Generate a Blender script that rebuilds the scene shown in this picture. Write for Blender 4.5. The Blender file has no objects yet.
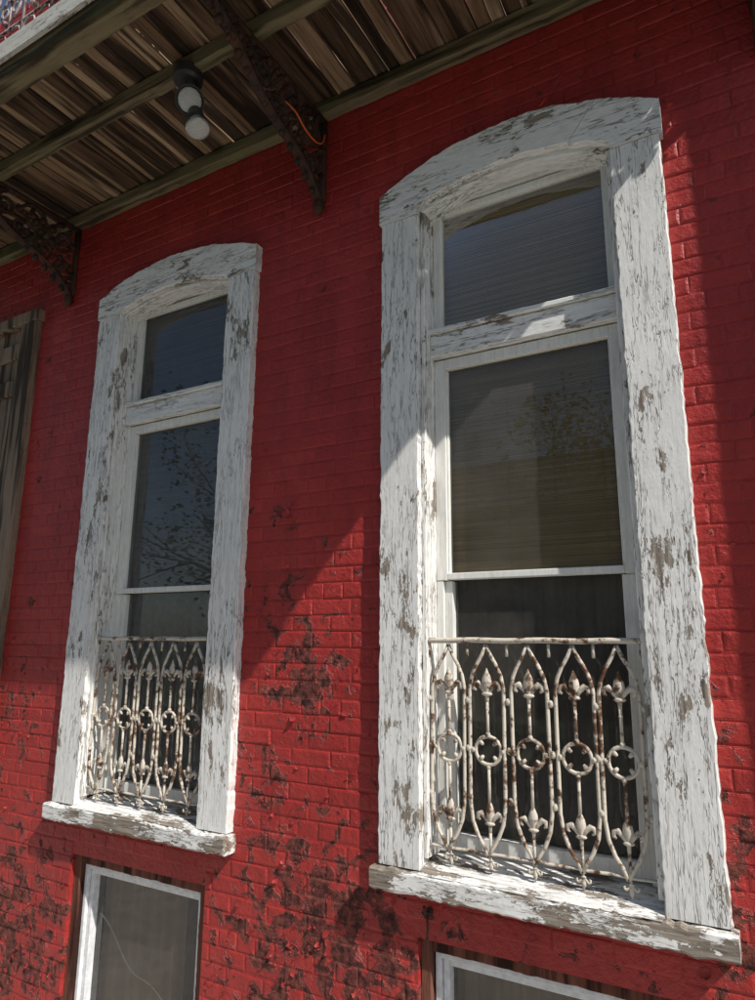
import bpy, math, random
import numpy as np
from mathutils import Vector, Matrix, noise
random.seed(7)
sc=bpy.context.scene
GZ=-2.3
# ---------------------------------------------------------------- helpers
class MB:
    def __init__(s): s.v=[];s.f=[];s.c=[]
    def add(s,vs,fs,c=0.5):
        o=len(s.v); s.v+=[tuple(v) for v in vs]
        for f in fs: s.f.append([i+o for i in f]); s.c.append(c)
    def box(s,x0,x1,y0,y1,z0,z1,c=0.5):
        vs=[(x,y,z) for z in (z0,z1) for y in (y0,y1) for x in (x0,x1)]
        s.add(vs,[(0,2,3,1),(4,5,7,6),(0,1,5,4),(2,6,7,3),(0,4,6,2),(1,3,7,5)],c)
    def loft(s,rings,c=0.5,cap=True,closed=False):
        n=len(rings[0]);vs=[p for r in rings for p in r];fs=[]
        m=len(rings)
        for i in range(m if closed else m-1):
            a=i*n;b=((i+1)%m)*n
            for j in range(n):
                k=(j+1)%n; fs.append((a+j,a+k,b+k,b+j))
        if cap and not closed:
            fs.append(tuple(range(n-1,-1,-1))); fs.append(tuple((m-1)*n+j for j in range(n)))
        s.add(vs,fs,c)
    def tube(s,path,rad,n=6,c=0.5,closed=False,flat=None):
        P=[Vector(p) for p in path];m=len(P)
        if not hasattr(rad,'__len__'): rad=[rad]*m
        rings=[];up=None
        for i in range(m):
            if closed: t=P[(i+1)%m]-P[i-1]
            else: t=P[min(i+1,m-1)]-P[max(i-1,0)]
            if t.length<1e-9: t=Vector((0,0,1))
            t.normalize()
            if flat: a=flat[0].normalized()
            else:
                if up is None: up=Vector((0,1,0)) if abs(t.y)<.9 else Vector((1,0,0))
                a=(up-t*up.dot(t)).normalized(); up=a
            b=t.cross(a).normalized()
            k=flat[1] if flat else 1
            rings.append([P[i]+a*(rad[i]*k*math.cos(q))+b*(rad[i]*math.sin(q)) for q in [2*math.pi*(j+.5)/n for j in range(n)]])
        s.loft(rings,c,closed=closed)
    def board(s,pairs,y0,y1,c=0.5,ch=.004,jit=.002,seed=0):
        rings=[]
        for i,(ax,az,bx,bz) in enumerate(pairs):
            A=Vector((ax,0,az));B=Vector((bx,0,bz));d=(B-A).normalized()
            j=[noise.noise(Vector((i*.9+k*17.3,seed*3.1,k)))*jit*1.6+noise.noise(Vector((i*.23+k*7.3,seed*5.1,k)))*jit*2 for k in range(4)]
            g=[noise.noise(Vector((i*.06+k*7.3,seed*5.1,k)))*jit*2 for k in range(2)]
            A=A+d*j[0];B=B+d*j[1];yf=y0+g[0];ym=y0+g[1]
            r=[A+d*ch+Vector((0,yf,0)),B-d*ch+Vector((0,ym,0)),B+Vector((0,ym+ch,0)),B+Vector((0,y1,0)),A+Vector((0,y1,0)),A+Vector((0,yf+ch,0))]
            rings.append(r)
        s.loft(rings,c)
    def vboard(s,x0,x1,y0,y1,z0,z1,**k):
        n=max(2,int((z1-z0)/.02)); s.board([(x0,z0+(z1-z0)*i/n,x1,z0+(z1-z0)*i/n) for i in range(n+1)],y0,y1,**k)
    def hboard(s,x0,x1,y0,y1,z0,z1,**k):
        n=max(2,int((x1-x0)/.02)); s.board([(x0+(x1-x0)*i/n,z1,x0+(x1-x0)*i/n,z0) for i in range(n+1)],y0,y1,**k)
    def ball(s,c,r,n=8,m=5,sc=(1,1,1),col=.5):
        rings=[]
        for i in range(m+1):
            t=math.pi*(i/(m))*.98+.03
            rings.append([(c[0]+sc[0]*r*math.sin(t)*math.cos(2*math.pi*j/n),c[1]+sc[1]*r*math.sin(t)*math.sin(2*math.pi*j/n),c[2]+sc[2]*r*math.cos(t)) for j in range(n)])
        s.loft(rings,col)
    def obj(s,name,mat,parent=None,smooth=False,bevel=0):
        me=bpy.data.meshes.new(name); me.from_pydata(s.v,[],s.f)
        at=me.attributes.new("rnd",'FLOAT','FACE'); at.data.foreach_set('value',s.c)
        me.update(); o=bpy.data.objects.new(name,me); sc.collection.objects.link(o)
        import bmesh
        bm=bmesh.new();bm.from_mesh(me);bmesh.ops.recalc_face_normals(bm,faces=bm.faces);bm.to_mesh(me);bm.free()
        if mat: me.materials.append(mat)
        if smooth: me.polygons.foreach_set('use_smooth',[True]*len(me.polygons))
        if parent: o.parent=parent
        if bevel:
            b=o.modifiers.new('b','BEVEL');b.width=bevel;b.segments=2;b.limit_method='ANGLE'
        return o
def empty(name,loc=(0,0,0)):
    o=bpy.data.objects.new(name,None);o.location=loc;o.empty_display_size=.2;sc.collection.objects.link(o);return o

# ---------------------------------------------------------------- material helpers
class MT:
    def __init__(s,name):
        s.m=bpy.data.materials.new(name);s.m.use_nodes=True;s.nt=s.m.node_tree
        s.b=s.nt.nodes['Principled BSDF'];s.out=s.nt.nodes['Material Output']
    def n(s,t,props={},**inp):
        nd=s.nt.nodes.new(t)
        for k,v in props.items(): setattr(nd,k,v)
        for k,v in inp.items():
            k2=int(k[1:]) if k[0]=='_' and k[1:].isdigit() else k.replace('_',' ')
            s.set(nd.inputs[k2],v)
        return nd
    def set(s,sock,v):
        if isinstance(v,bpy.types.NodeSocket): s.nt.links.new(v,sock)
        elif isinstance(v,bpy.types.Node): s.nt.links.new(v.outputs[0],sock)
        else:
            if sock.type=='RGBA' and len(v)==3: v=tuple(v)+(1,)
            sock.default_value=v
    def math(s,op,a,b=0,c=0,clamp=False):
        return s.n('ShaderNodeMath',dict(operation=op,use_clamp=clamp),_0=a,_1=b,_2=c).outputs[0]
    def coord(s,scale=(1,1,1),rand=True):
        tc=s.n('ShaderNodeTexCoord');v=tc.outputs['Object']
        if rand:
            oi=s.n('ShaderNodeObjectInfo')
            off=s.math('MULTIPLY',oi.outputs['Random'],17.0)
            v=s.n('ShaderNodeVectorMath',dict(operation='ADD'),_0=v,_1=s.n('ShaderNodeCombineXYZ',X=off,Y=off,Z=off)).outputs[0]
        if tuple(scale)==(1,1,1): return v
        return s.n('ShaderNodeVectorMath',dict(operation='MULTIPLY'),_0=v,_1=tuple(scale)).outputs[0]
    def noise(s,v,scale,detail=3,rough=.6,dist=0):
        return s.n('ShaderNodeTexNoise',Vector=v,Scale=scale,Detail=detail,Roughness=rough,Distortion=dist).outputs['Fac']
    def ramp(s,f,stops,interp='LINEAR'):
        r=s.n('ShaderNodeValToRGB',Fac=f);cr=r.color_ramp;cr.interpolation=interp
        while len(cr.elements)<len(stops): cr.elements.new(.5)
        for e,(p,c) in zip(cr.elements,stops):
            e.position=p; e.color=(c,c,c,1) if not hasattr(c,'__len__') else tuple(c)+(1,)
        return r.outputs['Color']
    def mix(s,f,a,b,mode='MIX'):
        m=s.n('ShaderNodeMix',dict(data_type='RGBA',blend_type=mode))
        s.set(m.inputs[0],f);s.set(m.inputs[6],a);s.set(m.inputs[7],b);return m.outputs[2]
    def mr(s,v,a,b,c=0,d=1,smooth=False):
        m=s.n('ShaderNodeMapRange',dict(interpolation_type='SMOOTHSTEP' if smooth else 'LINEAR'))
        for i,x in enumerate((v,a,b,c,d)): s.set(m.inputs[i],x)
        return m.outputs[0]
    def bump(s,h,dist=.01,strength=1,normal=None):
        b=s.n('ShaderNodeBump',Height=h,Distance=dist,Strength=strength)
        if normal is not None: s.set(b.inputs['Normal'],normal)
        return b.outputs[0]
    def rnd(s): return s.n('ShaderNodeAttribute',dict(attribute_name='rnd')).outputs['Fac']
    def fin(s,col,rough=.7,normal=None,metal=0,spec=.5):
        s.set(s.b.inputs['Base Color'],col);s.set(s.b.inputs['Roughness'],rough);s.b.inputs['Metallic'].default_value=metal
        s.b.inputs['Specular IOR Level'].default_value=spec
        if normal is not None: s.set(s.b.inputs['Normal'],normal)
        return s.m

SPOTS=[(-1.85,-.15,.34,1.),(-1.75,-1.22,.60,1.),(-3.8,-1.55,.65,1.),(-2.03,.2,.16,.7),
       (-1.75,.36,.14,.6),(-2.02,.62,.12,.6),(-.1,-.8,.3,.7),(-4.0,-.45,.35,.7),(-2.1,-.62,.3,.6)]
def red_paint(flake=False):
    M=MT('peeling_flake_paint' if flake else 'peeling_red_paint')
    v=M.coord(rand=False)
    n1=M.noise(v,1.3,2);n2=M.noise(v,24,4,.68)
    red=M.mix(M.mr(n1,.3,.7),(.35,.031,.028),(.45,.045,.038))
    red=M.mix(M.mr(n2,.45,.8,0,.5),red,(.25,.028,.025))
    red=M.mix(M.math('MULTIPLY',M.rnd(),.65 if flake else .38),red,(.13,.014,.013) if flake else (.25,.017,.017))
    if flake: return M.fin(red,.6)
    vv=M.n('ShaderNodeVectorMath',dict(operation='MULTIPLY'),_0=v,_1=(1,0,1)).outputs[0]
    w=None
    for x,z,r,st in SPOTS:
        d=M.n('ShaderNodeVectorMath',dict(operation='DISTANCE'),_0=vv,_1=(x,0,z)).outputs['Value']
        k=M.mr(d,r*1.35,0,0,st,True)
        w=k if w is None else M.math('MAXIMUM',w,k)
    sep=M.n('ShaderNodeSeparateXYZ',Vector=v)
    low=M.mr(sep.outputs['Z'],.8,-1.8,0,.38)
    w=M.math('ADD',w,low)
    pn=M.noise(v,11,5,.62,.5)
    f=M.math('ADD',M.math('MULTIPLY_ADD',w,.17,pn),M.math('MULTIPLY',n1,.15))
    mask=M.mr(f,.755,.763)
    edge=M.mr(f,.72,.757)
    old=M.mix(M.mr(n2,.38,.62),(.035,.012,.010),(.22,.06,.045))
    chalk=M.math('MULTIPLY',M.math('SUBTRACT',edge,mask,clamp=True),.45)
    col=M.mix(chalk,red,(.52,.13,.11))
    col=M.mix(mask,col,old)
    sp=M.n('ShaderNodeTexVoronoi',dict(feature='F1'),Vector=v,Scale=30.0).outputs['Distance']
    fk=M.math('MULTIPLY',M.mr(sp,.14,.05),M.mr(M.noise(v,2.2,2),.50,.62))
    col=M.mix(M.math('MULTIPLY',fk,.8),col,(.03,.008,.01))
    dr=M.noise(M.coord((6,6,.7),False),1.5,3)
    col=M.mix(M.mr(dr,.48,.75,0,.4),col,(.13,.018,.018))
    h=M.math('ADD',M.math('SUBTRACT',M.math('MULTIPLY',edge,.7),M.math('MULTIPLY',mask,1.3)),M.math('MULTIPLY',n2,1.3))
    return M.fin(col,M.mr(mask,0,1,.45,.9),M.bump(h,.007),spec=.35)
def white_peel(name,axis,amount=.5,clean=False,tone=(.86,.85,.82)):
    M=MT(name)
    st=[1,1,1];st[axis]=.33
    v=M.coord(tuple(st)); v0=M.coord()
    sg=[14,14,14];sg[axis]=.8
    g=M.noise(M.coord(tuple(sg)),6,3,.65)
    wd=M.ramp(g,[(.25,(.085,.068,.054)),(.5,(.27,.225,.18)),(.75,(.46,.41,.35))])
    A=M.noise(v,13,6,.76,.2); B_=M.noise(v0,2.3,2)
    f=M.math('MULTIPLY_ADD',B_,.5,A)
    thr=.93-.13*amount
    C=M.noise(v,60,3,.75)
    f2=M.math('ADD',M.math('MULTIPLY',C,.8),M.math('MULTIPLY',f,.55))
    t2=1.01-.07*amount
    if clean: mask=M.mr(f2,t2+.05,t2+.07,0,.4)
    else: mask=M.math('MAXIMUM',M.mr(f,thr,thr+.012),M.mr(f2,t2,t2+.015))
    sk=[5,5,5];sk[axis]=.42
    ln=M.math('ABSOLUTE',M.math('SUBTRACT',M.noise(M.coord(tuple(sk)),4.5,4,.7,.35),.5))
    crack=M.math('MULTIPLY',M.mr(ln,.014,.002),.12 if clean else M.mr(B_,.34,.52,.2,1))
    paint=M.mix(M.mr(C,.3,.8),tone,tuple(t*.82 for t in tone))
    paint=M.mix(M.mr(g,.48,.78,0,.5),paint,(.48,.46,.42))
    if not clean: paint=M.mix(M.mr(f2,t2-.10,t2,0,.5),paint,(.50,.45,.38))
    col=M.mix(M.math('MULTIPLY',crack,.8),paint,(.15,.13,.11))
    col=M.mix(mask,col,wd)
    h=M.math('SUBTRACT',M.math('MULTIPLY',C,.4),M.math('ADD',mask,M.math('MULTIPLY',crack,.7)))
    return M.fin(col,.6,M.bump(h,.0015 if clean else .004),spec=.3)
def wood(name,axis,cols,sc_=1,rough=.85,moss=0,spread=.6):
    M=MT(name);sg=[9,9,9];sg[axis]=.6
    r=M.rnd()
    v=M.n('ShaderNodeVectorMath',dict(operation='ADD'),_0=M.coord(),_1=M.n('ShaderNodeCombineXYZ',X=M.math('MULTIPLY',r,37.0),Y=M.math('MULTIPLY',r,71.0),Z=0.0)).outputs[0]
    vg=M.n('ShaderNodeVectorMath',dict(operation='MULTIPLY'),_0=v,_1=tuple(sg)).outputs[0]
    g=M.noise(vg,4*sc_,5,.70,.5);b=M.noise(v,2.2,3)
    f=M.math('ADD',M.math('MULTIPLY',g,.75),M.math('MULTIPLY',M.math('SUBTRACT',r,.5),spread))
    f=M.math('ADD',f,M.math('MULTIPLY',b,.25))
    col=M.ramp(f,[(.15,cols[0]),(.5,cols[1]),(.9,cols[2])])
    st=M.noise(M.n('ShaderNodeVectorMath',dict(operation='MULTIPLY'),_0=v,_1=tuple(s*.45 for s in sg)).outputs[0],3,3)
    col=M.mix(M.mr(st,.48,.58,0,.88),col,tuple(c*.35 for c in cols[0]))
    if moss: col=M.mix(M.mr(b,.45,.7,0,moss),col,(.16,.17,.07))
    return M.fin(col,rough,M.bump(g,.008),spec=.2)
def rusty_iron(name,paint,rust,amt=.5):
    M=MT(name);v=M.coord()
    n=M.noise(v,26,4,.7);n2=M.noise(v,6,2)
    m=M.mr(M.math('MULTIPLY_ADD',n2,.5,n),.83-.2*amt,.95-.2*amt)
    rc=M.mix(M.mr(n,.4,.7),rust,tuple(c*.35 for c in rust))
    col=M.mix(m,paint,rc)
    return M.fin(col,.75,M.bump(n,.003),spec=.3)
def plain(name,c,rough=.6,metal=0,nz=0):
    M=MT(name);v=M.coord();n=M.noise(v,30 if not nz else nz,2)
    return M.fin(M.mix(M.mr(n,.3,.7),tuple(x*.8 for x in c),tuple(min(1,x*1.1) for x in c)),rough,None,metal)
def glass(name,tint=.96,refl=1.5):
    M=MT(name);nt=M.nt
    tr=M.n('ShaderNodeBsdfTransparent',Color=(tint,tint*1.0,tint*.97))
    v=M.coord()
    gl=M.n('ShaderNodeBsdfGlossy',Color=(.97,.98,1),Roughness=.01,Normal=M.bump(M.noise(v,1.6,1),.0015,.5))
    fr=M.n('ShaderNodeFresnel',IOR=refl)
    dirt=M.n('ShaderNodeBsdfDiffuse',Color=(.45,.42,.37))
    mx=M.n('ShaderNodeMixShader',_0=M.math('MULTIPLY',fr.outputs[0],1.4),_1=tr,_2=gl)
    m2=M.n('ShaderNodeMixShader',_0=M.mr(M.noise(v,3,4),.35,.8,.04,.16),_1=mx,_2=dirt)
    nt.links.new(m2.outputs[0],M.out.inputs['Surface']);return M.m

m_red=red_paint();m_flake=red_paint(True)
m_wv=white_peel('peeling_white_paint_vertical',2,.66);m_wh=white_peel('peeling_white_paint_horizontal',0,.62)
m_sill=white_peel('peeling_white_paint_sill',0,1.2)
m_sash=white_peel('sash_white_paint',2,.3,clean=True,tone=(.84,.83,.78))
m_sashh=white_peel('transom_white_paint',0,.3)
m_plank=wood('weathered_planks',1,((.035,.021,.013),(.175,.108,.062),(.50,.36,.22)),spread=.6)
m_beam=wood('mossy_beam',0,((.06,.045,.025),(.21,.17,.10),(.36,.30,.19)),moss=.55,spread=.1)
m_shut=wood('weathered_brown_wood',2,((.08,.06,.045),(.26,.19,.135),(.40,.31,.23)),spread=.3)
m_iron=rusty_iron('rusty_cream_iron',(.60,.54,.45),(.20,.10,.055),.52)
m_brk=rusty_iron('rusty_dark_iron',(.035,.022,.018),(.11,.045,.025),.6)
m_rail=rusty_iron('rusty_pink_iron',(.45,.37,.35),(.14,.06,.04),.55)
m_glass=glass('window_glass')
m_vinyl=plain('white_vinyl',(.72,.73,.74),.4)
m_dark=plain('dark_room',(.06,.055,.045),.9)

# ---------------------------------------------------------------- brick wall
WC=[-2.868,-.813]
OPEN=[(c-.46,c+.46,-.90,2.18) for c in WC]+[(c-.475,c+.475,-2.25,-1.115) for c in WC]+[(-5.27,-4.33,-.96,2.15)]
wall=empty('brick_wall')
def cut(segs,z0,z1):
    for ox0,ox1,oz0,oz1 in OPEN:
        if z1>oz0 and z0<oz1:
            ns=[]
            for s0,s1 in segs:
                if s1<=ox0 or s0>=ox1: ns.append((s0,s1));continue
                if s0<ox0: ns.append((s0,ox0))
                if s1>ox1: ns.append((ox1,s1))
            segs=ns
    return segs
B=MB();CH=.0735;X0,X1=-7.2,.62;Z1=5.2
row=0;z=GZ
while z<Z1:
    L=.211;off=(row%2)*L/2+random.uniform(-.01,.01); hdr=(row%7==6)
    if hdr: L=.1055;off=.05
    x=X0-off;G=.006
    while x<X1:
        a,b=max(x,X0),min(x+L-G,X1);z0,z1=z,z+CH-G
        for s0,s1 in cut([(a,b)],z0,z1):
            if s1-s0<.015: continue
            dy=random.gauss(0,.0009);t1=random.gauss(0,.0007);t2=random.gauss(0,.0006)
            jz=random.gauss(0,.0008)
            c1=.0045;y=-.0026+dy
            ring0=[(s0-.002,.03,z0-.002+jz),(s1+.002,.03,z0-.002+jz),(s1+.002,.03,z1+.002+jz),(s0-.002,.03,z1+.002+jz)]
            ring1=[(s0-.001,y+.004,z0+jz),(s1+.001,y+.004,z0+jz),(s1+.001,y+.004,z1+jz),(s0-.001,y+.004,z1+jz)]
            ring2=[(s0+c1*.6,y+.0012+t1,z0+c1*.6+jz),(s1-c1*.6,y+.0012+t1,z0+c1*.6+jz),(s1-c1*.6,y+.0012-t1,z1-c1*.6+jz),(s0+c1*.6,y+.0012-t1,z1-c1*.6+jz)]
            ring3=[(s0+c1*2,y+t1+t2,z0+c1*2+jz),(s1-c1*2,y+t1-t2,z0+c1*2+jz),(s1-c1*2,y-t1-t2,z1-c1*2+jz),(s0+c1*2,y-t1+t2,z1-c1*2+jz)]
            B.loft([ring0,ring1,ring2,ring3],random.random())
        x+=L
    z+=CH;row+=1
B.obj('bricks',m_red,wall,smooth=False)
B=MB()
xs=sorted(set([X0,X1]+[o[0] for o in OPEN]+[o[1] for o in OPEN]));zs=sorted(set([GZ,Z1]+[o[2] for o in OPEN]+[o[3] for o in OPEN]))
for i in range(len(xs)-1):
    for j in range(len(zs)-1):
        cx=(xs[i]+xs[i+1])/2;cz=(zs[j]+zs[j+1])/2
        if any(o[0]<cx<o[1] and o[2]<cz<o[3] for o in OPEN): continue
        B.box(xs[i],xs[i+1],.0005,.30,zs[j],zs[j+1],.6)
B.obj('mortar_bed',m_red,wall)
B=MB();row=0;z=GZ;PY=-.283  # unseen brick pier, added to cast the shadow right of the window
while z<Z1:
    if row%2: B.box(.622,.86,PY,.30,z,z+.067,random.random());B.box(.867,1.02,PY,.30,z,z+.067,random.random())
    else: B.box(.622,.75,PY,.30,z,z+.067,random.random());B.box(.757,1.02,PY,.30,z,z+.067,random.random())
    z+=CH;row+=1
B.box(.626,1.016,PY+.004,.30,GZ,Z1,.6)
B.obj('added_shadow_pier',m_red,wall)
B=MB()
def flake(x,z,s):
    if any(o[0]-.04<x<o[1]+.04 and o[2]-.04<z<o[3]+.04 for o in OPEN): return
    a=random.random()*6.283;ca,sa=math.cos(a),math.sin(a);h=random.uniform(.15,.6)*s;nu=4;w=s*random.uniform(.35,1.0)
    vs=[]
    for i in range(nu+1):
        u=i/nu
        ww=w*(.5+.5*math.sin(u*3.0+random.random()*.6))*(1 if i<nu else random.uniform(.1,.7))
        th=u*random.uniform(1.2,1.5)*1.2
        px=s*math.sin(th)/1.3;py=-.0045-h*(1-math.cos(th))*.8
        for sg in(-1,1):
            qx,qz=px,sg*ww/2+random.uniform(-.15,.15)*s
            vs.append((x+qx*ca-qz*sa,py,z+qx*sa+qz*ca))
    B.add(vs,[(2*i,2*i+1,2*i+3,2*i+2) for i in range(nu)],random.random())
for x,z,r,st in SPOTS:
    for i in range(int(230*r*st*(r/.3))):
        px=x+random.gauss(0,r*.55);pz=z+random.gauss(0,r*.5)
        if noise.noise(Vector((px*7,3,pz*7)))<.0: continue
        flake(px,pz,.009+.030*random.random()**2)
for i in range(1300):
    px=random.uniform(-4.3,.4);pz=-2.2+random.random()**1.6*3.2
    if noise.noise(Vector((px*3,9,pz*3)))<.10: continue
    flake(px,pz,random.uniform(.006,.02))
B.obj('paint_flakes',m_flake,wall)

# ---------------------------------------------------------------- arched windows
M=MT('bamboo_shade_tan');r_=M.rnd()
c_=M.mix(r_,(.50,.32,.12),(.74,.51,.22));c_=M.mix(M.mr(M.noise(M.coord((3,3,60)),2,2),.3,.7,0,.4),c_,(.22,.14,.06))
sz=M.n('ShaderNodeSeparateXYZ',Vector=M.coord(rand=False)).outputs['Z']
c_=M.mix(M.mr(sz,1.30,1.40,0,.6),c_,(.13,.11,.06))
m_bam=M.fin(c_,.6)
M=MT('bamboo_shade_grey');r_=M.rnd()
c_=M.mix(r_,(.15,.14,.14),(.21,.20,.195));m_bam2=M.fin(c_,.6)
def arched_window(cx,seed,blind,sag,zs_):
    W=empty('arched_window',(cx,0,0))
    yf=-.05;Ro=(.640**2+sag**2)/(2*sag);zc=zs_+sag-Ro;Ri=Ro-.195
    B=MB()
    B.vboard(-.63,-.44,yf,.03,-.86,1.985,seed=seed,jit=.003)
    B.vboard(.44,.63,yf,.03,-.86,1.985,seed=seed+1,jit=.003)
    B.obj('casing_jambs',m_wv,W)
    B=MB()
    def pc(t):
        xi=.44*t;xo=.640*t
        return (xi,zc+math.sqrt(Ri**2-xi**2),xo,zc+math.sqrt(Ro**2-xo**2))
    for a,b in((-1,.62),(.626,1)):
        n=max(3,int(40*(b-a)));B.board([pc(a+(b-a)*i/n) for i in range(n+1)],yf-.006,.03,seed=seed+3,jit=.003)
    for sg in(-1,1):
        xi,zi,xo,zo=pc(sg)
        p=[(xi,zi),(xo,zo),(xo,1.989),(xi,1.989)]
        vs=[(x,yf-.006,z) for x,z in p]+[(x,.03,z) for x,z in p]
        B.add(vs,[(0,1,2,3),(7,6,5,4),(0,4,5,1),(1,5,6,2),(2,6,7,3),(3,7,4,0)])
    B.obj('arch_head',m_wh,W)
    B=MB()
    n=30
    B.board([( .44*t,zc+math.sqrt(Ri**2-(.44*t)**2)+.004, .425*t,zc+math.sqrt((Ri-.022)**2-(.425*t)**2)) for t in [-1+2*i/n for i in range(n+1)]],-.02,.10,seed=seed+4)
    fv=[];ff=[]
    for i in range(n+1):
        x=-.424+.848*i/n;z=max(zc+math.sqrt((Ri-.018)**2-x**2),1.98)
        fv+=[(x,.066,z),(x,.066,min(z,2.068)),(x,.1,min(z,2.068))]
    for i in range(n): ff+=[(3*i,3*i+1,3*i+4,3*i+3),(3*i+1,3*i+2,3*i+5,3*i+4)]
    B.add(fv,ff)
    B.obj('arch_filler',m_sashh,W)
    B=MB()
    B.vboard(-.4395,-.418,-.02,.125,-.82,2.01,seed=seed+5,jit=.001)
    B.vboard(.418,.4395,-.02,.125,-.82,2.01,seed=seed+6,jit=.001)
    B.obj('jamb_liners',m_wv,W)
    gt=2.030 if sag>.15 else 2.002
    B=MB();f=.040;g=.052
    B.box(-.4175,-.4175+f,.078,.12,1.43,gt+.03);B.box(.4175-f,.4175,.078,.12,1.43,gt+.03)
    B.box(-.3775,.3775,.078,.12,gt,gt+.03);B.box(-.3775,.3775,.078,.12,1.425,1.445)
    B.box(-.4175,-.4175+g,.080,.13,.265,1.283);B.box(.4175-g,.4175,.080,.13,.265,1.283)
    B.box(-.3655,.3655,.080,.13,1.235,1.283);B.box(-.3655,.3655,.080,.13,.268,.296)
    B.box(-.4175,-.386,.082,.14,-.815,.263);B.box(.386,.4175,.082,.14,-.815,.263)
    B.box(-.386,-.35,.10,.15,-.80,.263);B.box(.35,.386,.10,.15,-.80,.263)
    B.box(-.35,.35,.10,.15,-.80,-.75)
    for x in(-.3655,.3575): B.box(x,x+.008,.092,.13,.297,1.234)
    B.obj('sashes',m_sash,W,bevel=.003)
    B=MB()
    B.hboard(-.4175,.4175,.045,.14,1.29,1.398,seed=seed+8,jit=.001);B.hboard(-.4175,.4175,.028,.14,1.400,1.424,seed=seed+9,jit=.0012)
    B.obj('transom',m_sashh,W)
    B=MB()
    for x0,x1,y,z0,z1 in((-.377,.377,.105,1.445,gt),(-.3575,.3575,.110,.297,1.235),(-.35,.35,.13,-.75,.263)):
        B.add([(x0,y,z0),(x1,y,z0),(x1,y,z1),(x0,y,z1)],[(0,1,2,3)])
    B.obj('panes',m_glass,W)
    B=MB()
    B.hboard(-.648,.648,-.085,.02,-.945,-.866,seed=seed+10,jit=.005,ch=.008)
    B.obj('sill_board',m_sill,W)
    B=MB();n=44;rings=[]
    for i in range(n+1):
        x=-.4385+.877*i/n;j=noise.noise(Vector((i*.3,seed,5)))*.004
        rings.append([(x,-.080,-.864+j),(x,-.03,-.853+j*.5),(x,.16,-.812),(x,.16,-.90),(x,-.04,-.90)])
    B.loft(rings);B.obj('sloping_sill',m_sill,W)
    B=MB();a=.62
    B.add([(-a,.30,-1.0),(a,.30,-1.0),(a,1.4,-1.0),(-a,1.4,-1.0),(-a,.30,2.3),(a,.30,2.3),(a,1.4,2.3),(-a,1.4,2.3)],[(0,1,2,3),(4,7,6,5),(0,3,7,4),(1,5,6,2),(2,6,7,3)])
    B.obj('dark_interior',m_dark,W)
    B=MB();z=2.06;zb=.30
    while z>zb:
        h=random.uniform(.006,.0095)
        y=.150+.003*math.sin(z*9)+random.uniform(-.001,.001)
        B.add([(-.415,y,z-h),(.415,y,z-h),(.415,y+.002,z),(-.415,y+.002,z)],[(0,1,2,3)],random.random());z-=h+.0005
    for x in(-.3,-.1,.1,.3): B.box(x,x+.003,.144,.145,zb,2.06,.1)
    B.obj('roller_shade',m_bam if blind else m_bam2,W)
    B=MB();n=60;vs=[]
    for i in range(n+1):
        x=-.42+.84*i/n;y=.20+.018*math.sin(i*.9)+.01*math.sin(i*2.1+seed)
        vs+=[(x,y,-.80),(x,y,.45)]
    B.add(vs,[(2*i,2*i+2,2*i+3,2*i+1) for i in range(n)])
    B.obj('curtain',plain('grey_curtain',(.14,.13,.12) if blind else (.22,.23,.26),.9),W,smooth=True)
    return W
arched_window(WC[1],1,True,.165,2.14);arched_window(WC[0],21,False,.13,2.13)

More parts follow.
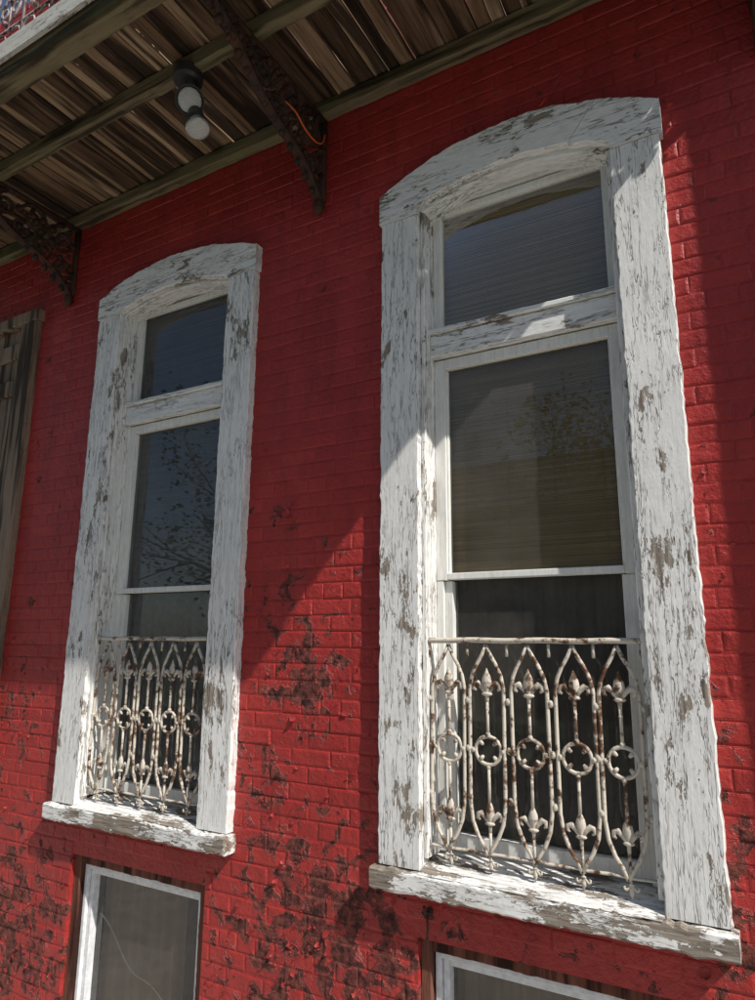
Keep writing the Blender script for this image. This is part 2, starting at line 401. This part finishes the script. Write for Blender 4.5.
# ---------------------------------------------------------------- cast-iron window guards
def window_railing(cx,seed):
    W=empty('window_railing',(cx,0,0));B=MB();Y=Vector((0,1,0));y=.0
    rnd=random.Random(seed)
    def T(p,r,**k): B.tube([(a,y,b) for a,b in p],r,n=6,**k)
    n=40
    B.tube([(-.437+.874*i/n,y,.012+.0015*math.sin(i*.5+seed)) for i in range(n+1)],.011,n=6,flat=(Y,1.5))
    B.tube([(-.425+.85*i/n,y+.005,-.775+.001*math.sin(i)) for i in range(n+1)],.006,n=6,flat=(Y,1.5))
    def fleur(x,z,s,up=1):
        B.tube([(x,y,z+up*s*t) for t in(-.55,-.2,.1,.35,.6,.85,1.0)],[s*.07,s*.09,s*.13,s*.24,s*.20,s*.08,s*.02],n=6,flat=(Y,.6))
        for sg in(-1,1):
            B.tube([(x+sg*s*a,y,z+up*s*b) for a,b in((.05,-.1),(.22,.18),(.42,.36),(.58,.30),(.60,.12),(.48,.05))],[s*.07,s*.11,s*.13,s*.12,s*.10,s*.05],n=6,flat=(Y,.6))
        B.ball((x,y,z-.1*up*s),s*.17,sc=(1.5,.8,.6))
    N=5;sp=.1655
    for k in range(N):
        x=(k-(N-1)/2)*sp+rnd.gauss(0,.003);tl=rnd.gauss(0,.006)
        hw=.070
        right=[(0,-.005),(.018,-.045),(.042,-.085),(.060,-.125),(hw,-.175),(hw,-.30),(hw,-.45),(hw,-.60),(.060,-.665),(.040,-.715),(.016,-.752),(0,-.785)]
        for sg in(-1,1):
            T([(x+sg*a+tl*b*2,b) for a,b in right],.0078)
        zc=-.405
        T([(x+.052*math.cos(t),zc+.052*math.sin(t)) for t in [i*math.pi/9 for i in range(18)]],.0075,closed=True)
        for q in range(4):
            a=q*math.pi/2+math.pi/4
            T([(x+.046*math.cos(a),zc+.046*math.sin(a)),(x+.028*math.cos(a),zc+.028*math.sin(a))],[.011,.005])
        for sg in(-1,1): B.ball((x+sg*.060,y,zc),.011)
        fleur(x,-.185,.09,1);fleur(x,-.66,.08,1)
        T([(x,-.225),(x,-.355)],.0062);T([(x,-.455),(x,-.60)],.0062);T([(x,-.70),(x,-.78)],.006)
        B.ball((x,y,-.345),.010);B.ball((x,y,-.465),.010);B.ball((x,y,-.25),.008)
        fleur(x,-.80,.04,-1)
    for k in range(N+1):
        x=(k-N/2)*sp
        if abs(x)>.42: x=math.copysign(.417,x)
        for z in(-.22,-.40,-.58): B.ball((x,y,z),.013,sc=(1.0,.8,1.1))
        T([(x,0),(x,-.05)],.006)
    B.obj('ironwork',m_iron,W,smooth=True)
window_railing(WC[1],3);window_railing(WC[0],8)

# ---------------------------------------------------------------- basement windows
m_rbw=wood('red_brown_wood',2,((.05,.02,.015),(.16,.06,.04),(.30,.16,.11)),spread=.1)
def basement_window(cx):
    W=empty('basement_window',(cx,0,0));B=MB()
    def fr(a,z0,z1,y0,y1,t):
        B.box(-a,-a+t,y0,y1,z0,z1);B.box(a-t,a,y0,y1,z0,z1);B.box(-a+t,a-t,y0,y1,z1-t,z1);B.box(-a+t,a-t,y0,y1,z0,z0+t)
    fr(.425,-2.20,-1.165,.05,.16,.022);fr(.401,-2.176,-1.189,.07,.15,.026)
    B.obj('vinyl_frame',m_vinyl,W,bevel=.003)
    B=MB();B.add([(-.376,.11,-2.152),(.376,.11,-2.152),(.376,.11,-1.214),(-.376,.11,-1.214)],[(0,1,2,3)]);B.obj('pane',m_glass,W)
    B=MB();B.vboard(-.474,-.428,.02,.2,-2.25,-1.12);B.vboard(.428,.474,.02,.2,-2.25,-1.12);B.hboard(-.427,.427,.03,.2,-1.163,-1.12);B.hboard(-.427,.427,.0,.2,-2.25,-2.203)
    B.obj('wooden_jambs',m_rbw,W)
    B=MB();a=.6
    B.add([(-a,.30,-2.3),(a,.30,-2.3),(a,1.2,-2.3),(-a,1.2,-2.3),(-a,.30,-1.0),(a,.30,-1.0),(a,1.2,-1.0),(-a,1.2,-1.0)],[(0,1,2,3),(4,7,6,5),(0,3,7,4),(1,5,6,2),(2,6,7,3)])
    B.obj('dark_interior',m_dark,W)
    B=MB();n=60;vs=[]
    for i in range(n+1):
        x=-.42+.62*i/n;y=.20+.02*math.sin(i*.8)+.012*math.sin(i*.37)
        vs+=[(x,y,-2.2),(x,y,-1.17)]
    B.add(vs,[(2*i,2*i+2,2*i+3,2*i+1) for i in range(n)])
    B.obj('curtain',plain('tan_curtain',(.26,.19,.11),.9,0,5),W,smooth=True)
    B=MB();B.tube([(-.37+.74*t,.125,-1.42-.22*math.sin(t*2.2)-.12*t+.02*math.sin(t*14)) for t in [i/24 for i in range(25)]],.0045,n=5)  # pale tube behind the pane, modelled in place of a cable's reflection
    B.obj('cable_reflection',plain('white_reflection_line',(.8,.8,.76),.6),W)
for c in WC[::-1]: basement_window(c)

# ---------------------------------------------------------------- brown boarded shutter window at far left
W=empty('wooden_shutter',(-4.80,0,0));B=MB()
B.vboard(.46,.63,-.05,.03,-.95,2.16,seed=50,c=.4);B.vboard(-.63,-.46,-.05,.03,-.95,2.16,seed=51,c=.6)
B.hboard(-.65,.65,-.06,.03,2.162,2.24,seed=52,c=.5);B.hboard(-.65,.65,-.07,.03,-1.03,-.952,seed=53,c=.5)
for i in range(7):
    x=-.455+i*.13;B.vboard(x,x+.127,.0,.03,-.94,2.158,seed=70+i,c=random.random())
for i,z in enumerate((-.7,.5,1.66,1.93)): B.hboard(-.44,.44,-.026,-.001,z,z+.11,seed=80+i,c=random.random())
B.obj('boards',m_shut,W)

# ---------------------------------------------------------------- balcony
BX0,BX1=-6.6,.42;HB=2.77
bal=empty('balcony')
B=MB()
B.board([(BX0+(BX1-BX0)*i/200,HB+.085,BX0+(BX1-BX0)*i/200,HB) for i in range(201)],-.062,-.004,c=.35,seed=3,jit=.003)
for i,(y0,y1,zz) in enumerate(((-.63,-.575,0),(-1.05,-.94,0))):
    B.board([(BX0+(BX1-BX0)*k/200,HB+.085,BX0+(BX1-BX0)*k/200,HB+zz) for k in range(201)],y0,y1,c=.5+.2*i,seed=9+i,jit=.003)
B.obj('beams',m_beam,bal)
B=MB();x=BX0
while x<BX1:
    w=random.uniform(.055,.115);x1=min(x+w,BX1)
    zt=HB+.087+random.uniform(0,.012);n=10
    rings=[]
    sd=random.random()*50;sag=random.uniform(-.014,.014);sk=random.uniform(-.006,.006)
    for i in range(n+1):
        y=-1.062+1.058*i/n
        j=noise.noise(Vector((sd,i*.7,0)))*.006+sk*(i/n-.5);dz=noise.noise(Vector((sd,i*.3,9)))*.008
        rings.append([(x+j,y,zt+dz),(x1+j*.7,y,zt+dz+sag*.5),(x1+j*.7,y,zt+dz+.03),(x+j,y,zt+dz+.03)])
    B.loft(rings,random.random());x=x1+random.uniform(.003,.014)
B.obj('floor_planks',m_plank,bal)
B=MB();B.box(BX0,BX1,-1.085,-1.064,HB+.06,HB+.165);B.box(BX1+.001,BX1+.02,-1.085,-.01,HB+.06,HB+.165)
B.obj('fascia',white_peel('fascia_paint',0,.6,tone=(.6,.58,.52)),bal)
B=MB()
def lace(P0,D,L):
    Nn=D.cross(Vector((0,0,1)))
    def m(u,z): return P0+D*u+Vector((0,0,z))
    def T(p,r,**k): B.tube([m(a,b) for a,b in p],r,n=5,flat=(Nn,.8),**k)
    for z,r in((.05,.013),(.17,.009),(.80,.009),(.92,.018)): T([(0,z),(L*.5,z),(L,z)],r)
    s=.24;n=int(L/s);s=L/n
    for i in range(n):
        c=(i+.5)*s
        T([(i*s,0),(i*s,.92)],.010)
        for z in(.11,.86):
            T([(c+.05*math.cos(t)-.06,z+.05*math.sin(t)) for t in [q*.785 for q in range(8)]],.006,closed=True)
            T([(c+.05*math.cos(t)+.06,z+.05*math.sin(t)) for t in [q*.785 for q in range(8)]],.006,closed=True)
        for sg in(-1,1):
            for z0,dz in((.19,1),(.78,-1)):
                T([(c+sg*(.01+.085*math.sin(t*.9)*(1-t/9)+.0),z0+dz*(.02+.055*t-.012*max(0,t-4)**2)) for t in [q*.55 for q in range(13)]],.0085)
            T([(c+sg*.05+.032*math.cos(t),.485+.032*math.sin(t)) for t in [q*.9 for q in range(7)]],.008,closed=True)
            T([(c+sg*.045+.028*math.cos(t),.29+.028*math.sin(t)) for t in [q*.9 for q in range(7)]],.007,closed=True)
            T([(c+sg*.045+.028*math.cos(t),.68+.028*math.sin(t)) for t in [q*.9 for q in range(7)]],.007,closed=True)
        T([(c+.0+.035*math.cos(t),.40+.05*math.sin(t)) for t in [q*.785 for q in range(8)]],.008,closed=True)
        T([(c,.17),(c,.36)],.007);T([(c,.58),(c,.80)],.007)
        for q in range(6):
            B.ball(m(c+random.uniform(-.09,.09),random.uniform(.2,.78)),.017,n=6,m=4)
zf=HB+.13
lace(Vector((BX0,-1.04,zf)),Vector((1,0,0)),BX1-BX0-.02)
lace(Vector((BX1-.02,-1.04,zf)),Vector((0,1,0)),1.02)
B.obj('iron_lace_railing',m_rail,bal,smooth=True)

# ---------------------------------------------------------------- brackets
def bracket(x):
    W=empty('iron_bracket',(x,0,0));B=MB();X=Vector((1,0,0))
    def T(p,r,fl=2.2,**k): B.tube([(0,a,HB+b) for a,b in p],r,n=6,flat=(X,fl),**k)
    T([(-.02,-.005),(-.3,-.006),(-.6,-.006),(-.92,-.006)],.016,1.6);T([(-.012,0),(-.012,-.25),(-.012,-.50)],.018,1.6)
    EX=.85
    pts=[]
    for i in range(25):
        t=i/24;a=-.03-.88*t;b=-.50+.46*(t**EX)+.025*math.sin(t*9)
        pts.append((a,b))
    T(pts,.015,1.8)
    def spiral(cy,cz,r0,turns,ph,dirn=1,w=.012):
        p=[];n=int(18*turns)
        for i in range(n+1):
            t=i/n;r=r0*(1-.82*t);an=ph+dirn*t*turns*2*math.pi
            p.append((cy+r*math.cos(an),cz+r*math.sin(an)))
        T(p,[w*(1-.4*i/n) for i in range(n+1)],2.0);B.ball((0,p[-1][0],HB+p[-1][1]),w*1.8,sc=(1.4,1,1))
    spiral(-.12,-.14,.105,1.6,1.6);spiral(-.10,-.33,.08,1.5,0,-1);spiral(-.33,-.11,.10,1.6,3,-1);spiral(-.53,-.11,.085,1.5,1.5);spiral(-.69,-.075,.06,1.4,0,-1);spiral(-.24,-.27,.075,1.4,2);spiral(-.42,-.22,.05,1.4,1);spiral(-.82,-.045,.035,1.3,1)
    rr=random.Random(int(x*10))
    for i in range(140):
        t=rr.random();a=-.03-.86*t;lim=.50-.46*(t**EX)
        b=-rr.random()*lim*.98-.01
        r=rr.uniform(.008,.02)
        B.ball((rr.uniform(-.015,.015),a,HB+b),r,n=6,m=4,sc=(1.2,rr.uniform(.6,1.8),rr.uniform(.6,1.6)))
    for i in range(14):
        t=i/13;a=-.03-.86*t;b=-.53+.46*(t**EX)
        B.ball((0,a,HB+b),rr.uniform(.012,.02),n=6,m=4,sc=(1.3,1,1.3))
    B.ball((0,-.03,HB-.53),.03,sc=(1,1,1.6))
    B.obj('scrollwork',m_brk,W,smooth=True)
for x in(-1.835,-3.87,.2): bracket(x)

# ---------------------------------------------------------------- floodlight
W=empty('floodlight',(0,0,0));B=MB()
def lathe(B,o,d,prof,n=24,cap=True):
    d=Vector(d).normalized();a=d.orthogonal().normalized();b=d.cross(a)
    B.loft([[Vector(o)+d*h+a*(r*math.cos(2*math.pi*j/n))+b*(r*math.sin(2*math.pi*j/n)) for j in range(n)] for h,r in prof],cap=cap)
box=Vector((-2.25,-.60,2.765))
lathe(B,box,(0,0,-1),[(-.02,.075),(0,.075),(.03,.073),(.045,.06)])
dirA=Vector((.55,-.60,-.55)).normalized();dirB=Vector((.30,-.05,-1)).normalized()
hA=Vector((-2.265,-.555,2.650));hB=Vector((-2.215,-.56,2.535))
B.tube([box+Vector((-.02,0,-.03)),box+Vector((-.04,.04,-.07)),hA-dirA*.03],.018,n=8)
B.tube([box+Vector((.02,0,-.03)),box+Vector((.03,.04,-.12)),hB-dirB*.05],.018,n=8)
lathe(B,hA-dirA*.06,dirA,[(0,.024),(.006,.040),(.06,.046),(.09,.060),(.125,.070),(.140,.0715),(.1405,.063),(.125,.060)],cap=False)
lathe(B,hB-dirB*.05,dirB,[(0,.022),(.004,.036),(.045,.042),(.062,.046),(.063,.03)])
B.obj('holder',plain('black_holder',(.035,.033,.032),.45),W,smooth=False)
B=MB()
lathe(B,hB,dirB,[(.0,.026),(.03,.040),(.060,.056),(.072,.060),(.082,.059),(.083,.055)],cap=False)
B.obj('bulb_bodies',plain('bulb_glass_body',(.45,.45,.43),.2,.5),W,smooth=True)
B=MB()
for h,d in((hA,dirA),(hB,dirB)): lathe(B,h,d,[(.080,.0585),(.065,.052),(.040,.038),(.015,.018),(.010,.002)],cap=False)
B.obj('reflectors',plain('aluminium_reflector',(.9,.9,.88),.35,.6),W,smooth=True)
M=MT('frosted_lens');v=M.coord();vo=M.n('ShaderNodeTexVoronoi',Vector=v,Scale=140.0).outputs['Distance']
M.fin((.88,.89,.87),.12,M.bump(vo,.006))
tr=M.n('ShaderNodeBsdfTransparent',Color=(.95,.95,.95));mx=M.n('ShaderNodeMixShader',_0=.6,_1=tr,_2=M.b)
M.nt.links.new(mx.outputs[0],M.out.inputs['Surface'])
B=MB()
for h,d in((hA,dirA),(hB,dirB)): lathe(B,h,d,[(.0795,.0585),(.085,.05),(.089,.03),(.0905,.004)])
B.obj('bulb_lenses',M.m,W,smooth=True)

W=empty('orange_cord');B=MB()
cp=[Vector(p) for p in((-1.90,-.62,2.79),(-1.90,-.50,2.74),(-1.86,-.40,2.66),(-1.79,-.33,2.58),(-1.78,-.25,2.53),(-1.78,-.16,2.52),(-1.79,-.08,2.57),(-1.80,-.04,2.66))]
pp=[]
for i in range(len(cp)-1):
    p0=cp[max(i-1,0)];p1=cp[i];p2=cp[i+1];p3=cp[min(i+2,len(cp)-1)]
    for t in [k/6 for k in range(6)]:
        pp.append(.5*((2*p1)+(p2-p0)*t+(2*p0-5*p1+4*p2-p3)*t*t+(3*p1-p0-3*p2+p3)*t**3))
B.tube(pp,.0045);B.obj('cable',plain('orange_rubber',(.75,.14,.03),.5),W,smooth=True)
W=empty('iron_hook',(-1.235,0,-1.01));B=MB()
B.tube([(0,.02,0),(0,-.03,0),(.0,-.05,.01),(.0,-.055,.03)],.006);B.tube([(0,-.03,0),(.005,-.034,-.05),(.0,-.03,-.09)],.005);B.ball((0,-.006,0),.015,sc=(1,.4,1))
B.obj('hook',m_brk,W,smooth=True)

# ---------------------------------------------------------------- street side surroundings (reflected in the panes)
def sheet(name,x0,x1,y0,y1,z,mat):
    B=MB();B.add([(x0,y0,z),(x1,y0,z),(x1,y1,z),(x0,y1,z)],[(0,1,2,3)]);return B.obj(name,mat)
sheet('ground',-300,300,-300,300,GZ-.02,plain('grass_ground',(.07,.10,.035),.95,0,3))
B=MB();B.box(-60,60,-3.6,.0,GZ-.12,GZ+.0);B.obj('pavement',plain('concrete_pavement',(.50,.47,.42),.9,0,8))
sheet('road',-60,60,-11,-3.6,GZ-.012,plain('asphalt',(.055,.055,.055),.9,0,20))
def tree(x,y,h,seed):
    rr=random.Random(seed);W=empty('tree',(x,y,GZ));B=MB();Lf=MB()
    def br(p,d,l,r,dep):
        pts=[p];q=p.copy();dd=d.copy()
        for i in range(5):
            dd=(dd+Vector((rr.gauss(0,.12),rr.gauss(0,.12),rr.gauss(0,.07)))).normalized();q=q+dd*l/5;pts.append(q.copy())
        B.tube(pts,[r*(1-.1*i) for i in range(6)],n=6 if dep<2 else 4)
        if dep>=2:
            for k in range(26 if dep==3 else 12):
                c=pts[rr.randint(2,5)]+Vector((rr.gauss(0,.35),rr.gauss(0,.35),rr.gauss(0,.3)));a=Vector((rr.gauss(0,1),rr.gauss(0,1),rr.gauss(0,1))).normalized();b=a.orthogonal().normalized();s=rr.uniform(.04,.09)
                Lf.add([c-a*s,c+b*s*.6,c+a*s,c-b*s*.6],[(0,1,2,3)],rr.random())
        if dep<3:
            for k in range(5 if dep else 7):
                t=rr.randint(2,5);nd=(dd+Vector((rr.gauss(0,.7),rr.gauss(0,.7),rr.gauss(.15,.4)))).normalized()
                br(pts[t],nd,l*rr.uniform(.5,.72),r*(1-.1*t)*.6,dep+1)
    br(Vector((0,0,0)),Vector((0,0,1)),h*.5,h*.022,0)
    B.obj('trunk_and_limbs',plain('bark',(.09,.07,.05),.9),W)
    M=MT('leaves');r=M.rnd();Lf.obj('foliage',M.fin(M.mix(r,(.05,.08,.015),(.14,.16,.03)),.6),W)
tree(-3.5,-11.5,9.5,4);tree(-9.5,-10.5,10,5);tree(3,-13.5,10,6)
W=empty('house',(-6,-22,GZ));B=MB();B.box(-9,9,-8,0,0,7.5);B.obj('walls',plain('tan_brick',(.30,.22,.16),.9),W)
B=MB();B.add([(-9.5,-8.5,7.5),(9.5,-8.5,7.5),(9.5,.5,7.5),(-9.5,.5,7.5),(-9.5,-4,10.5),(9.5,-4,10.5)],[(0,1,5,4),(2,3,4,5),(0,4,3),(1,2,5),(0,3,2,1)]);B.obj('roof',plain('shingles',(.08,.08,.085),.9),W)
B=MB()
for i in range(6):
    for z in(1,4.3): B.box(-8+i*3,-6.9+i*3,.0,.05,z,z+1.9)
B.obj('windows',plain('dark_glass',(.03,.035,.04),.1),W)

# ---------------------------------------------------------------- light
S=Vector((2.544,-1.0,2.87)).normalized()
w=bpy.data.worlds.new("World");sc.world=w;w.use_nodes=True;nt=w.node_tree
sky=nt.nodes.new('ShaderNodeTexSky');sky.sky_type='NISHITA';sky.sun_disc=False
sky.sun_elevation=math.asin(S.z);sky.sun_rotation=math.atan2(S.x,S.y)
bg=nt.nodes['Background'];nt.links.new(sky.outputs[0],bg.inputs[0]);bg.inputs[1].default_value=.09
sd=bpy.data.lights.new('sun','SUN');sd.energy=5;sd.angle=math.radians(.5);sd.color=(1,.96,.90)
so=bpy.data.objects.new('sun',sd);sc.collection.objects.link(so);so.rotation_euler=S.to_track_quat('Z','Y').to_euler();so.location=(8,-6,8)
sc.view_settings.view_transform='Standard';sc.view_settings.look='None';sc.view_settings.exposure=0

# ---------------------------------------------------------------- camera
f,p,a,r=672.8589813385926,0.208946774243232,0.5185290271272546,0.007753048791959787
F=np.array([-np.cos(p)*np.sin(a),np.cos(p)*np.cos(a),np.sin(p)])
R=np.array([np.cos(a),np.sin(a),0.]);U=np.cross(R,F)
R2=R*np.cos(r)+U*np.sin(r); U2=-R*np.sin(r)+U*np.cos(r)
cd=bpy.data.cameras.new('camera');co=bpy.data.objects.new('camera',cd);sc.collection.objects.link(co)
cd.sensor_fit='VERTICAL';cd.sensor_height=24;cd.lens=f/1000*24;cd.clip_start=.05;cd.clip_end=1000
co.matrix_world=Matrix(((R2[0],U2[0],-F[0],0),(R2[1],U2[1],-F[1],-2.6),(R2[2],U2[2],-F[2],0),(0,0,0,1)))
sc.camera=co
